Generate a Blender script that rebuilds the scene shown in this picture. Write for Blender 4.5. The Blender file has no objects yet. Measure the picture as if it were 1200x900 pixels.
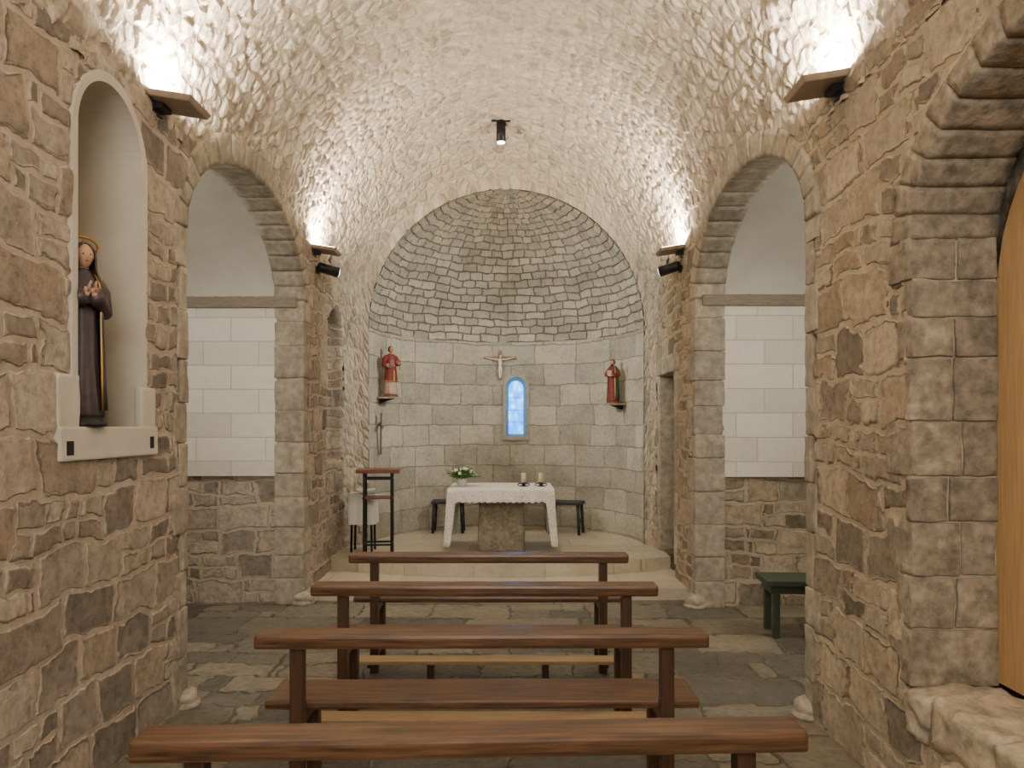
import bpy, bmesh, math, random
from mathutils import Vector, Matrix, noise
random.seed(7)
C = bpy.context.scene.collection
pi = math.pi
F = 880.0; H = 1.6
# ---------------- key dimensions ----------------
XL, XR = -1.85, 1.64          # nave wall planes
VC, VR, VS = -0.105, 1.745, 3.2   # vault centre x, radius, springing z
AC, AR, AS, AY = -0.035, 1.58, 2.74, 8.6   # apse
WE = 8.35                     # end of nave walls
P1, P2 = 0.12, 0.25           # step heights
Y0 = -2.2

# ---------------- node helpers ----------------
def newmat(name):
    m = bpy.data.materials.new(name); m.use_nodes = True
    nt = m.node_tree; nt.nodes.clear()
    out = nt.nodes.new('ShaderNodeOutputMaterial')
    b = nt.nodes.new('ShaderNodeBsdfPrincipled')
    nt.links.new(b.outputs[0], out.inputs[0])
    return m, nt, b, out
def N(nt, t, **kw):
    n = nt.nodes.new(t)
    for k, v in kw.items(): setattr(n, k, v)
    return n
def mixc(nt, fac, a, b, blend='MIX'):
    n = nt.nodes.new('ShaderNodeMix'); n.data_type = 'RGBA'; n.blend_type = blend
    for sock, v in ((0, fac), (6, a), (7, b)):
        if hasattr(v, 'is_linked'): nt.links.new(v, n.inputs[sock])
        else: n.inputs[sock].default_value = v if sock == 0 else (*v, 1)
    return n.outputs[2]
def math_(nt, op, a, b=None, c=None, clamp=False):
    n = nt.nodes.new('ShaderNodeMath'); n.operation = op; n.use_clamp = clamp
    for i, v in enumerate((a, b, c)):
        if v is None: continue
        if hasattr(v, 'is_linked'): nt.links.new(v, n.inputs[i])
        else: n.inputs[i].default_value = v
    return n.outputs[0]
def ramp(nt, fac, stops):
    n = nt.nodes.new('ShaderNodeValToRGB'); nt.links.new(fac, n.inputs[0])
    e = n.color_ramp.elements
    while len(e) < len(stops): e.new(0.5)
    for i, (p, c) in enumerate(stops):
        e[i].position = p; e[i].color = (*c, 1)
    return n.outputs[0]
def maprange(nt, v, a, b, c=0., d=1.):
    n = nt.nodes.new('ShaderNodeMapRange'); n.interpolation_type = 'SMOOTHSTEP'
    for i, x in enumerate((v, a, b, c, d)):
        if hasattr(x, 'is_linked'): nt.links.new(x, n.inputs[i])
        else: n.inputs[i].default_value = x
    return n.outputs[0]
def srgb(r, g, b):
    f = lambda c: ((c/255+0.055)/1.055)**2.4 if c > 10 else c/255/12.92
    return (f(r), f(g), f(b))
def coords(nt, uv, scale):
    tc = N(nt, 'ShaderNodeTexCoord'); mp = N(nt, 'ShaderNodeMapping')
    nt.links.new(tc.outputs['UV' if uv else 'Object'], mp.inputs[0])
    mp.inputs['Scale'].default_value = scale
    return mp.outputs[0], tc.outputs['UV' if uv else 'Object']
def distort(nt, vec, base, sc, amt, det=2):
    nz = N(nt, 'ShaderNodeTexNoise'); nz.inputs['Scale'].default_value = sc; nz.inputs['Detail'].default_value = det
    nt.links.new(base, nz.inputs['Vector'])
    s = N(nt, 'ShaderNodeVectorMath', operation='SUBTRACT'); nt.links.new(nz.outputs['Color'], s.inputs[0]); s.inputs[1].default_value = (.5, .5, .5)
    k = N(nt, 'ShaderNodeVectorMath', operation='SCALE'); nt.links.new(s.outputs[0], k.inputs[0]); k.inputs['Scale'].default_value = amt
    a = N(nt, 'ShaderNodeVectorMath', operation='ADD'); nt.links.new(vec, a.inputs[0]); nt.links.new(k.outputs[0], a.inputs[1])
    return a.outputs[0]
def noise_(nt, base, sc, det=4, rough=.55):
    n = N(nt, 'ShaderNodeTexNoise'); n.inputs['Scale'].default_value = sc; n.inputs['Detail'].default_value = det
    n.inputs['Roughness'].default_value = rough
    nt.links.new(base, n.inputs['Vector']); return n.outputs[0]
def finish_disp(m, nt, out, height, scale, mid=.8):
    d = N(nt, 'ShaderNodeDisplacement'); d.inputs['Scale'].default_value = scale; d.inputs['Midlevel'].default_value = mid
    nt.links.new(height, d.inputs['Height']); nt.links.new(d.outputs[0], out.inputs['Displacement'])
    m.displacement_method = 'BOTH'
def brick(nt, v, bw, bh, ms, off=.5, sq=1.0, sf=2, smooth=1.0):
    br = N(nt, 'ShaderNodeTexBrick'); br.offset = off; br.squash = sq; br.squash_frequency = sf
    nt.links.new(v, br.inputs['Vector'])
    for k, val in (('Scale', 1), ('Mortar Size', ms), ('Mortar Smooth', smooth), ('Bias', 0), ('Brick Width', bw), ('Row Height', bh)):
        br.inputs[k].default_value = val
    br.inputs['Color1'].default_value = (0, 0, 0, 1); br.inputs['Color2'].default_value = (1, 1, 1, 1); br.inputs['Mortar'].default_value = (.5, .5, .5, 1)
    return br.outputs['Color'], br.outputs['Fac']

def vault_mat(name, scale, stones, mortar, disp, edge, dist):
    m, nt, b, out = newmat(name)
    v, base = coords(nt, True, scale)
    v = distort(nt, v, base, 3.2, dist); v = distort(nt, v, base, 14, dist*.4)
    vd = N(nt, 'ShaderNodeTexVoronoi', feature='DISTANCE_TO_EDGE', voronoi_dimensions='2D')
    vc = N(nt, 'ShaderNodeTexVoronoi', feature='F1', voronoi_dimensions='2D')
    for n in (vd, vc):
        nt.links.new(v, n.inputs['Vector']); n.inputs['Scale'].default_value = 1; n.inputs['Randomness'].default_value = .8
    sep = N(nt, 'ShaderNodeSeparateColor'); nt.links.new(vc.outputs['Color'], sep.inputs[0])
    e0 = math_(nt, 'MULTIPLY', sep.outputs[1], edge[0]*1.6); e1 = math_(nt, 'ADD', e0, edge[1]-edge[0])
    mask = maprange(nt, vd.outputs['Distance'], e0, e1)
    fn = noise_(nt, base, 26, 6, .65); fn2 = noise_(nt, base, 5, 4, .6)
    col = ramp(nt, sep.outputs[0], stones)
    c = mixc(nt, mask, mortar, col)
    c = mixc(nt, .8, c, ramp(nt, fn, [(.3, (.68, .65, .61)), (.5, (1, 1, 1)), (.75, (1.2, 1.18, 1.14))]), 'MULTIPLY')
    c = mixc(nt, .6, c, ramp(nt, fn2, [(.3, (.84, .82, .79)), (.7, (1.1, 1.09, 1.06))]), 'MULTIPLY')
    nt.links.new(c, b.inputs['Base Color']); b.inputs['Roughness'].default_value = .92; b.inputs['Specular IOR Level'].default_value = .2
    h = math_(nt, 'MULTIPLY', mask, math_(nt, 'MULTIPLY_ADD', sep.outputs[2], .7, .3))
    h = math_(nt, 'MULTIPLY_ADD', fn, .5, h); h = math_(nt, 'MULTIPLY_ADD', fn2, .9, h)
    finish_disp(m, nt, out, h, disp, 1.1)
    return m

def coursed(name, bw, bh, stones, mortar, disp=.018, ms=.03, dist=1.0, uv=False, rough=.92, split=.55, fine=.55, stain=.55, off=.5, sq=1.35, spec=.2, mlo=.34, mhi=.66, uneven=.5, wet=False):
    m, nt, b, out = newmat(name)
    tc = N(nt, 'ShaderNodeTexCoord')
    base = tc.outputs['UV' if uv else 'Object']
    if uv or wet: v = base
    else:
        sp = N(nt, 'ShaderNodeSeparateXYZ'); nt.links.new(base, sp.inputs[0])
        cb = N(nt, 'ShaderNodeCombineXYZ'); nt.links.new(math_(nt, 'ADD', sp.outputs[0], sp.outputs[1]), cb.inputs[0]); nt.links.new(sp.outputs[2], cb.inputs[1])
        v = cb.outputs[0]
    v = distort(nt, v, base, 1.1, .16*dist, 1); v = distort(nt, v, base, 4.0, .115*dist, 2); v = distort(nt, v, base, 15, .034*dist, 3)
    r1, f1 = brick(nt, v, bw, bh, ms, off, sq, 3)
    r2, f2 = brick(nt, v, bw*.72, bh/2, ms*.8, .43, 1.3, 2)
    sel = math_(nt, 'GREATER_THAN', r1, split)
    f2s = math_(nt, 'MULTIPLY', f2, sel)
    fac = math_(nt, 'MAXIMUM', f1, f2s)
    rr = math_(nt, 'FRACT', math_(nt, 'ADD', math_(nt, 'MULTIPLY', r1, 3.7), math_(nt, 'MULTIPLY', math_(nt, 'MULTIPLY', r2, sel), 2.3)))
    fn = noise_(nt, base, 22, 8, .7); fn2 = noise_(nt, base, 8, 4, .6); big = noise_(nt, base, 1.2, 3)
    t = math_(nt, 'ADD', math_(nt, 'SUBTRACT', 1, fac), math_(nt, 'MULTIPLY', math_(nt, 'SUBTRACT', fn2, .5), 1.2))
    mask = maprange(nt, t, mlo, mhi)
    col = ramp(nt, rr, stones)
    col = mixc(nt, .95, col, ramp(nt, fn, [(.3, (.56, .54, .52)), (.5, (1, 1, 1)), (.72, (1.32, 1.3, 1.25))]), 'MULTIPLY')
    col = mixc(nt, .75, col, ramp(nt, fn2, [(.3, (.8, .78, .76)), (.7, (1.16, 1.15, 1.13))]), 'MULTIPLY')
    mcol = mixc(nt, .7, mortar, ramp(nt, fn, [(.3, (.76, .74, .71)), (.7, (1.12, 1.1, 1.07))]), 'MULTIPLY')
    c = mixc(nt, mask, mcol, col)
    c = mixc(nt, stain, c, ramp(nt, big, [(.3, (.78, .77, .76)), (.52, (1, 1, 1)), (.7, (1.12, 1.11, 1.09))]), 'MULTIPLY')
    nt.links.new(c, b.inputs['Base Color']); b.inputs['Roughness'].default_value = rough; b.inputs['Specular IOR Level'].default_value = spec
    h = math_(nt, 'MULTIPLY', mask, math_(nt, 'MULTIPLY_ADD', rr, uneven, 1-uneven))
    h = math_(nt, 'MULTIPLY_ADD', fn, fine, h); h = math_(nt, 'MULTIPLY_ADD', fn2, .8, h)
    finish_disp(m, nt, out, h, disp, 1.1)
    return m
def blocks(name, bw, bh, c1, c2, mortar, disp=.015, dist=.02, msize=.012, uv=True, rough=.85, off=.5, fine=.4, stain=.75, rot=None):
    m, nt, b, out = newmat(name)
    v, base = coords(nt, uv, (1, 1, 1))
    if rot:
        for n in nt.nodes:
            if n.type == 'MAPPING': n.inputs['Rotation'].default_value = rot
    v = distort(nt, v, base, 2.5, dist*2); v = distort(nt, v, base, 12, dist*.7)
    rc, fac = brick(nt, v, bw, bh, msize, off, 1.25, 3, .6)
    col = ramp(nt, rc, [(0, c1), (.35, tuple((a+b_)/2*.9 for a, b_ in zip(c1, c2))), (.7, c2), (1, tuple(a*1.1 for a in c1))])
    fn = noise_(nt, base, 22, 7, .68); fn2 = noise_(nt, base, 3.0, 5, .62)
    c = mixc(nt, fac, col, mortar)
    c = mixc(nt, min(.85, stain+.1), c, ramp(nt, fn, [(.3, (.7, .68, .66)), (.5, (1, 1, 1)), (.72, (1.2, 1.2, 1.17))]), 'MULTIPLY')
    c = mixc(nt, stain, c, ramp(nt, fn2, [(.3, (.66, .64, .61)), (.5, (.98, .98, .98)), (.72, (1.18, 1.16, 1.1))]), 'MULTIPLY')
    nt.links.new(c, b.inputs['Base Color']); b.inputs['Roughness'].default_value = rough
    b.inputs['Specular IOR Level'].default_value = .25
    h = math_(nt, 'SUBTRACT', 1, fac)
    h = math_(nt, 'MULTIPLY_ADD', rc, .35, h)
    h = math_(nt, 'MULTIPLY_ADD', fn, fine, h); h = math_(nt, 'MULTIPLY_ADD', fn2, .6, h)
    finish_disp(m, nt, out, h, disp, 1.2)
    return m
def simple(name, col, rough=.6, metal=0, var=.15, nscale=20, bump=0, stretch=(1,1,1), emis=None, estr=0, coat=0, island=0, second=None):
    m, nt, b, out = newmat(name)
    v, base = coords(nt, False, stretch)
    fn = noise_(nt, v, nscale, 6, .62)
    lo = tuple(max(0, 1-var*1.3) for _ in range(3)); hi = (1+var,)*3
    c = mixc(nt, 1, col, ramp(nt, fn, [(.3, lo), (.7, hi)]), 'MULTIPLY')
    if second:
        f2 = noise_(nt, base, second[0], 5, .65)
        c = mixc(nt, 1, c, ramp(nt, f2, [(.32, (1-second[1],)*3), (.68, (1+second[1]*.8,)*3)]), 'MULTIPLY')
    if island:
        g = N(nt, 'ShaderNodeNewGeometry')
        c = mixc(nt, 1, c, ramp(nt, g.outputs['Random Per Island'], [(0, (1-island,)*3), (1, (1+island, 1+island*.95, 1+island*.85))]), 'MULTIPLY')
    nt.links.new(c, b.inputs['Base Color'])
    b.inputs['Roughness'].default_value = rough; b.inputs['Metallic'].default_value = metal
    b.inputs['Coat Weight'].default_value = coat; b.inputs['Coat Roughness'].default_value = .22
    if emis:
        b.inputs['Emission Color'].default_value = (*emis, 1); b.inputs['Emission Strength'].default_value = estr
    if bump:
        bp = N(nt, 'ShaderNodeBump'); bp.inputs['Strength'].default_value = 1; bp.inputs['Distance'].default_value = bump
        nt.links.new(fn, bp.inputs['Height'])
        if second:
            b2 = N(nt, 'ShaderNodeBump'); b2.inputs['Strength'].default_value = 1; b2.inputs['Distance'].default_value = bump*1.5
            nt.links.new(f2, b2.inputs['Height']); nt.links.new(bp.outputs[0], b2.inputs['Normal']); bp = b2
        nt.links.new(bp.outputs[0], b.inputs['Normal'])
    return m

# ---------------- materials ----------------
stA = [(0, srgb(122, 114, 105)), (.2, srgb(154, 144, 132)), (.45, srgb(172, 162, 148)), (.7, srgb(188, 177, 161)), (.85, srgb(164, 149, 132)), (1, srgb(140, 130, 119))]
stB = [(0, srgb(120, 111, 98)), (.2, srgb(154, 143, 126)), (.45, srgb(172, 160, 141)), (.7, srgb(190, 177, 155)), (.85, srgb(162, 145, 122)), (1, srgb(138, 127, 111))]
stV = [(0, srgb(156, 145, 131)), (.4, srgb(184, 173, 157)), (1, srgb(206, 195, 178))]
stF = [(0, srgb(88, 87, 79)), (.3, srgb(110, 107, 97)), (.6, srgb(128, 123, 109)), (.85, srgb(144, 137, 120)), (1, srgb(100, 96, 85))]
M_left = coursed('rubble_masonry_pinkish', .31, .225, stA, srgb(190, 176, 159))
M_right = coursed('rubble_masonry_tan', .33, .23, stB, srgb(188, 174, 152))
M_vault = vault_mat('vault_rubble', (7.9, 10.4, 1), stV, srgb(186, 173, 155), .029, (.08, .3), .6)
M_apse = blocks('apse_ashlar', .46, .27, srgb(166, 160, 146), srgb(198, 191, 174), srgb(166, 158, 142), disp=.013, dist=.035, msize=.008)
M_dome = blocks('dome_small_blocks', .20, .105, srgb(164, 157, 143), srgb(196, 188, 171), srgb(124, 117, 105), disp=.021, dist=.055, msize=.011)
M_dress = simple('dressed_stone', srgb(168, 158, 141), .92, var=.26, nscale=16, bump=.006, island=.15, second=(5, .24))
M_dress2 = simple('quoin_stone_brown', srgb(152, 140, 122), .92, var=.36, nscale=18, bump=.010, island=.2, second=(6, .32))
M_mort = simple('lime_mortar', srgb(178, 165, 145), .95, var=.12, nscale=20, bump=.004)
M_plaster = simple('lime_plaster', srgb(206, 202, 189), .9, var=.05, nscale=5, bump=.003)
M_niche = simple('niche_plaster', srgb(204, 197, 183), .9, var=.06, nscale=5, bump=.003)
M_white = blocks('white_painted_blocks', .5, .215, srgb(224, 220, 205), srgb(230, 226, 212), srgb(190, 186, 170), disp=.003, dist=.002, msize=.004, uv=False, fine=.1, stain=.1, rot=(math.radians(-90), 0, 0))
M_floor = coursed('flagstone_floor', .66, .48, stF, srgb(92, 88, 78), disp=.018, ms=.02, dist=1.1, wet=True, rough=.42, split=.6, fine=.7, spec=.5, mlo=.2, mhi=.45, uneven=.35, off=.37, stain=.8)
M_plat = blocks('pale_platform_slabs', .7, .45, srgb(198, 189, 169), srgb(206, 197, 177), srgb(178, 168, 149), disp=.003, dist=.01, msize=.006, uv=False, rough=.5, fine=.1, stain=.35)
M_wood = simple('varnished_pine', srgb(100, 70, 46), .42, var=.6, nscale=2.2, stretch=(1.6, 30, 30), bump=.001, coat=.18, second=(2.5, .25))
M_wood_l = simple('varnished_pine_leg', srgb(76, 51, 34), .45, var=.4, nscale=2.2, stretch=(30, 30, 1.6), coat=.1)
M_wood_d = simple('dark_varnished_pine', srgb(60, 41, 28), .45, var=.35, nscale=4, stretch=(14, 14, 2), coat=.1)
M_kneel = simple('worn_kneeler_board', srgb(182, 158, 122), .5, var=.2, nscale=4, stretch=(1.5, 20, 20))
M_green = simple('dark_green_paint', srgb(58, 72, 58), .5, var=.2)
M_dkstool = simple('dark_grey_paint', srgb(38, 44, 48), .45, var=.2)
M_door = simple('light_oak_planks', srgb(194, 158, 110), .5, var=.16, nscale=3, stretch=(24, 24, 1.2), coat=.1)
M_black = simple('black_metal', srgb(24, 24, 26), .45, metal=.3, var=.1)
M_lampbody = simple('brown_grey_lamp_body', srgb(150, 134, 116), .5, metal=.1, var=.1)
M_glow = simple('lamp_glass', (1, 1, 1), .3, emis=(1, .88, .68), estr=30)
M_glowc = simple('spot_glass', (1, 1, 1), .3, emis=(.95, .98, 1), estr=12)
M_cloth = simple('white_linen', srgb(236, 234, 226), .85, var=.05, nscale=60, bump=.002)
M_altar = simple('grey_altar_granite', srgb(150, 140, 122), .9, var=.3, nscale=30, bump=.008, second=(8, .2))
M_dark = simple('hollow_shade', srgb(36, 31, 27), .9)  # shade inside the doorway and sill holes, put into the colour
M_beam = simple('weathered_impost', srgb(144, 133, 117), .85, var=.2, nscale=4, stretch=(3, 20, 20), bump=.01)
M_wax = simple('ivory_wax', srgb(228, 216, 180), .5, var=.04)
M_ceram = simple('white_ceramic', srgb(230, 230, 226), .25, var=.03)
M_leaf = simple('green_leaves', srgb(96, 140, 62), .5, var=.3, island=.4)
M_petal = simple('white_petals', srgb(240, 240, 226), .6, var=.05)
M_skin = simple('painted_skin', srgb(190, 148, 120), .5, var=.06)
M_hair = simple('painted_brown_hair', srgb(60, 38, 24), .6, var=.2)
M_red = simple('painted_red_robe', srgb(124, 38, 38), .6, var=.25)
M_alb = simple('painted_white_alb', srgb(180, 156, 136), .6, var=.15)
M_gold = simple('gold_leaf', srgb(190, 146, 68), .4, metal=.7, var=.15)
M_grn = simple('painted_green_cloak', srgb(40, 80, 60), .5, var=.2)
M_navy = simple('painted_blue_mantle', srgb(36, 56, 72), .45, var=.35, nscale=12)
M_under = simple('painted_dark_habit', srgb(60, 48, 50), .45, var=.3)
M_veil = simple('painted_brown_veil', srgb(70, 50, 40), .5, var=.25)
M_eye = simple('painted_eye', srgb(24, 16, 12), .3)
M_lip = simple('painted_lips', srgb(160, 80, 70), .5)
M_pale = simple('crucifix_wood', srgb(150, 112, 74), .6, var=.2, nscale=5, stretch=(2, 2, 12))
M_ivory = simple('ivory_figure', srgb(232, 220, 200), .5, var=.05)
M_brownw = simple('red_brown_wood', srgb(120, 66, 44), .4, var=.25, nscale=4, stretch=(2, 14, 14), coat=.3)
M_paper = simple('paper', srgb(232, 230, 222), .8, var=.03)

# ---------------- mesh helpers ----------------
def mk(name, bm, mats, parent=None, smooth=False, label=None, cat=None, kind=None, group=None, loc=None, rot=None):
    me = bpy.data.meshes.new(name); bm.to_mesh(me); bm.free()
    for m in (mats if isinstance(mats, (list, tuple)) else [mats]): me.materials.append(m)
    if smooth:
        for p in me.polygons: p.use_smooth = True
    o = bpy.data.objects.new(name, me); C.objects.link(o)
    if parent: o.parent = parent
    if loc: o.location = loc
    if rot: o.rotation_euler = rot
    if label: o['label'] = label
    if cat: o['category'] = cat
    if kind: o['kind'] = kind
    if group: o['group'] = group
    return o
def thing(name, label, cat, loc, rotz=0, group=None):
    o = bpy.data.objects.new(name, None); o.empty_display_size = .1; C.objects.link(o)
    o.location = loc; o.rotation_euler = (0, 0, rotz)
    if label: o['label'] = label; o['category'] = cat
    else: o['kind'] = 'structure'
    if group: o['group'] = group
    return o
def clone(top, loc, rotz=0, label=None):
    c = top.copy(); C.objects.link(c); c.location = loc; c.rotation_euler = (0, 0, rotz)
    if label: c['label'] = label
    def rec(src, dst):
        for ch in src.children:
            k = ch.copy(); C.objects.link(k); k.parent = dst; rec(ch, k)
    rec(top, c)
    return c
def merge(bm, t, mi=0, mat=None):
    for f in t.faces: f.material_index = mi
    if mat is not None: bmesh.ops.transform(t, matrix=mat, verts=t.verts)
    me = bpy.data.meshes.new('tmp'); t.to_mesh(me); t.free()
    bm.from_mesh(me); bpy.data.meshes.remove(me)
def addbox(bm, x0, x1, y0, y1, z0, z1, bev=0, mi=0, mat=None, taper=None, rough=0, sm=True):
    t = bmesh.new(); bmesh.ops.create_cube(t, size=1)
    for v in t.verts:
        x = x0 if v.co.x < 0 else x1; y = y0 if v.co.y < 0 else y1; z = z0 if v.co.z < 0 else z1
        if taper and v.co.z > 0:
            cx, cy = (x0+x1)/2, (y0+y1)/2; x = cx+(x-cx)*taper; y = cy+(y-cy)*taper
        v.co = Vector((x, y, z))
    if bev: bmesh.ops.bevel(t, geom=t.edges[:], offset=bev, segments=2, profile=.6, affect='EDGES')
    if rough:
        bmesh.ops.subdivide_edges(t, edges=[e for e in t.edges if e.calc_length() > .05], cuts=6, use_grid_fill=True)
        sd = Vector((random.random()*9, random.random()*9, 0))
        for v in t.verts:
            p = v.co*9+sd; q = v.co*26+sd
            v.co += Vector((noise.noise(p), noise.noise(p+Vector((7, 0, 0))), noise.noise(p+Vector((0, 7, 0)))))*rough
            v.co += Vector((noise.noise(q), noise.noise(q+Vector((7, 0, 0))), noise.noise(q+Vector((0, 7, 0)))))*rough*.5
        if sm:
            for f in t.faces: f.smooth = True
    merge(bm, t, mi, mat)
def box(name, *a, mats=None, bev=.004, parent=None, **kw):
    bm = bmesh.new(); addbox(bm, *a, bev=bev)
    return mk(name, bm, mats, parent=parent, **kw)
def cyl(bm, p0, p1, r0, r1=None, seg=20, mi=0):
    tube(bm, [p0, p1], [r0, r0 if r1 is None else r1], seg, mi)
def tube(bm, pts, rad, seg=12, mi=0, flat=1.0):
    pts = [Vector(p) for p in pts]; rings = []
    n = len(pts); up = None
    for i, p in enumerate(pts):
        d = (pts[min(i+1, n-1)]-pts[max(i-1, 0)]).normalized()
        if up is None:
            a = Vector((0, 0, 1)) if abs(d.z) < .9 else Vector((0, 1, 0))
            u = d.cross(a).normalized()
        else:
            u = (up - d*up.dot(d)).normalized()
        up = u; w = d.cross(u)
        rings.append([bm.verts.new(p+(u*math.cos(t)+w*math.sin(t)*flat)*rad[i]) for t in [2*pi*k/seg for k in range(seg)]])
    for a, b in zip(rings, rings[1:]):
        for k in range(seg):
            f = bm.faces.new((a[k], a[(k+1) % seg], b[(k+1) % seg], b[k])); f.material_index = mi; f.smooth = True
    f = bm.faces.new(rings[0][::-1]); f.material_index = mi
    f = bm.faces.new(rings[-1]); f.material_index = mi
def ball(bm, c, r, sc=(1, 1, 1), mi=0, seg=16, fn=None):
    t = bmesh.new(); bmesh.ops.create_uvsphere(t, u_segments=seg, v_segments=max(8, seg*3//4), radius=1)
    for v in t.verts:
        p = v.co.copy()
        if fn: p = fn(p)
        v.co = Vector((c[0]+p.x*r*sc[0], c[1]+p.y*r*sc[1], c[2]+p.z*r*sc[2]))
    for f in t.faces: f.smooth = True
    merge(bm, t, mi)
def lathe(bm, prof, seg=32, mi=0, c=(0, 0), fold=None):
    rings = []
    for row in prof:
        z, rx = row[0], row[1]; ry = row[2] if len(row) > 2 else rx
        r = []
        for k in range(seg):
            t = 2*pi*k/seg; f = fold(t, z) if fold else 1
            r.append(bm.verts.new((c[0]+rx*f*math.cos(t), c[1]+ry*f*math.sin(t), z)))
        rings.append(r)
    for a, b in zip(rings, rings[1:]):
        for k in range(seg):
            f = bm.faces.new((a[k], a[(k+1) % seg], b[(k+1) % seg], b[k])); f.material_index = mi; f.smooth = True
    f = bm.faces.new(rings[0][::-1]); f.material_index = mi
    f = bm.faces.new(rings[-1]); f.material_index = mi
def outline(cy, z0, zs, a, b, n=24):
    pts = [(cy-a, z0)]
    for i in range(n+1):
        t = pi-pi*i/n; pts.append((cy+a*math.cos(t), zs+b*math.sin(t)))
    pts.append((cy+a, z0)); return pts
def prism_x(pts, x0, x1):
    bm = bmesh.new()
    A = [bm.verts.new((x0, h, z)) for h, z in pts]; B = [bm.verts.new((x1, h, z)) for h, z in pts]
    n = len(pts); bm.faces.new(A); bm.faces.new(B[::-1])
    for i in range(n): bm.faces.new((A[i], B[i], B[(i+1) % n], A[(i+1) % n]))
    bmesh.ops.recalc_face_normals(bm, faces=bm.faces); return bm
def strip(bm, A, B, mi=0, closed=False):
    a = [bm.verts.new(p) for p in A]; b = [bm.verts.new(p) for p in B]; n = len(A)
    for i in range(n if closed else n-1):
        f = bm.faces.new((a[i], a[(i+1) % n], b[(i+1) % n], b[i])); f.material_index = mi
def gridsurf(name, nu, nv, fn, mat, uvfn, inside, delete=None, **kw):
    bm = bmesh.new(); uvl = bm.loops.layers.uv.new('UVMap')
    V = [[bm.verts.new(fn(i/nu, j/nv)) for j in range(nv+1)] for i in range(nu+1)]
    for i in range(nu):
        for j in range(nv):
            q = ((i, j), (i+1, j), (i+1, j+1), (i, j+1))
            f = bm.faces.new([V[a][b] for a, b in q]); f.smooth = True
            for l, (a, b) in zip(f.loops, q): l[uvl].uv = uvfn(a/nu, b/nv)
    bm.normal_update()
    f = bm.faces[:]; s = 0
    ip = Vector(inside)
    for k in f[::97]: s += 1 if k.normal.dot(ip-k.calc_center_median()) > 0 else -1
    if s < 0: bmesh.ops.reverse_faces(bm, faces=f)
    if delete:
        bmesh.ops.delete(bm, geom=[k for k in bm.faces if delete(k.calc_center_median())], context='FACES')
    return mk(name, bm, mat, kind='structure', **kw)

# ---------------- side walls (boolean + voxel remesh) ----------------
def arch_y(side):
    return (4.30, 6.74) if side < 0 else (4.15, 6.62)
AZ, AB = 2.73, .68
def build_wall(name, x0, x1, cutters, mat):
    bm = bmesh.new(); addbox(bm, x0, x1, Y0, AY+.05, -.05, VS+.1)
    o = mk('w', bm, mat); cs = []
    for c in cutters:
        k = mk('c', c, mat); cs.append(k)
        md = o.modifiers.new('b', 'BOOLEAN'); md.object = k; md.operation = 'DIFFERENCE'; md.solver = 'EXACT'
    rm = o.modifiers.new('r', 'REMESH'); rm.mode = 'VOXEL'; rm.voxel_size = .022; rm.use_smooth_shade = True
    dg = bpy.context.evaluated_depsgraph_get(); dg.update()
    me = bpy.data.meshes.new_from_object(o.evaluated_get(dg))
    for k in cs+[o]: bpy.data.objects.remove(k)
    for v in me.vertices:
        p = v.co; n = noise.noise(p*1.7)*.014+noise.noise(p*6)*.006
        if p.z < VS-.15: p.x += n
        p.y += noise.noise(p*5+Vector((9, 3, 1)))*.008
    me.materials.clear(); me.materials.append(mat)
    for p in me.polygons: p.use_smooth = True
    o = bpy.data.objects.new(name, me); C.objects.link(o); o['kind'] = 'structure'
    return o
TL, TR = .30, .36
nl, fl = arch_y(-1); nr, fr = arch_y(1)
build_wall('wall_left', XL-TL, XL, [
    prism_x(outline((nl+fl)/2, -1, AZ, (fl-nl)/2+.08, AB+.08), XL-1, XL+1),
    prism_x(outline(3.49, 1.57, 2.9, .31, .31), XL-1, XL+1),
    prism_x(outline(7.95, 1.25, 2.5, .34, .34), XL-.16, XL+1)], M_left)
build_wall('wall_right', XR, XR+TR, [
    prism_x(outline((nr+fr)/2, -1, AZ, (fr-nr)/2+.10, AB+.10), XR-1, XR+1),
    prism_x(outline(2.25, .50, 2.35, .84, .58), XR-1, XR+1),
    prism_x([(7.42, .1), (7.42, 2.18), (8.2, 2.18), (8.2, .1)], XR-1, XR+1)], M_right)
gridsurf('wall_back', 60, 80, lambda u, v: (XL+(XR-XL)*u, Y0, 5*v), M_left, lambda u, v: (u, v), (0, 3, 2))

# ---------------- ceiling vault ----------------
def vdel(c):
    for s in (-1, 1):
        n, f = arch_y(s)
        if c.x*s > 1.2:
            if ((c.y-(n+f)/2)/((f-n)/2+.08))**2+((c.z-AZ)/(AB+.08))**2 < 1 and c.z > AZ: return True
    return False
VE = 7.5
def vfn(u, v):
    t = pi-pi*u; p = Vector((VC+VR*math.cos(t), Y0+(VE+.2-Y0)*v, VS+VR*math.sin(t)))
    n = noise.noise(p*1.3)*.03+noise.noise(p*4)*.014
    n *= min(1, math.sin(t)*4)*min(1, max(0, (VE-.1-p.y)/.6))
    return p+Vector((-math.cos(t), 0, -math.sin(t)))*n
gridsurf('ceiling', 300, 450, vfn, M_vault, lambda u, v: (u*pi*VR, v*(VE+.2-Y0)), (VC, 3, 3), delete=vdel)
PA = .3
def prof(cx, R, zs, s):
    if s < PA: return (cx-R, zs*s/PA)
    if s > 1-PA: return (cx+R, zs*(1-s)/PA)
    t = pi-pi*(s-PA)/(1-2*PA); return (cx+R*math.cos(t), zs+R*math.sin(t))
def sst(x): x = min(1, max(0, x)); return x*x*(3-2*x)
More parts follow.
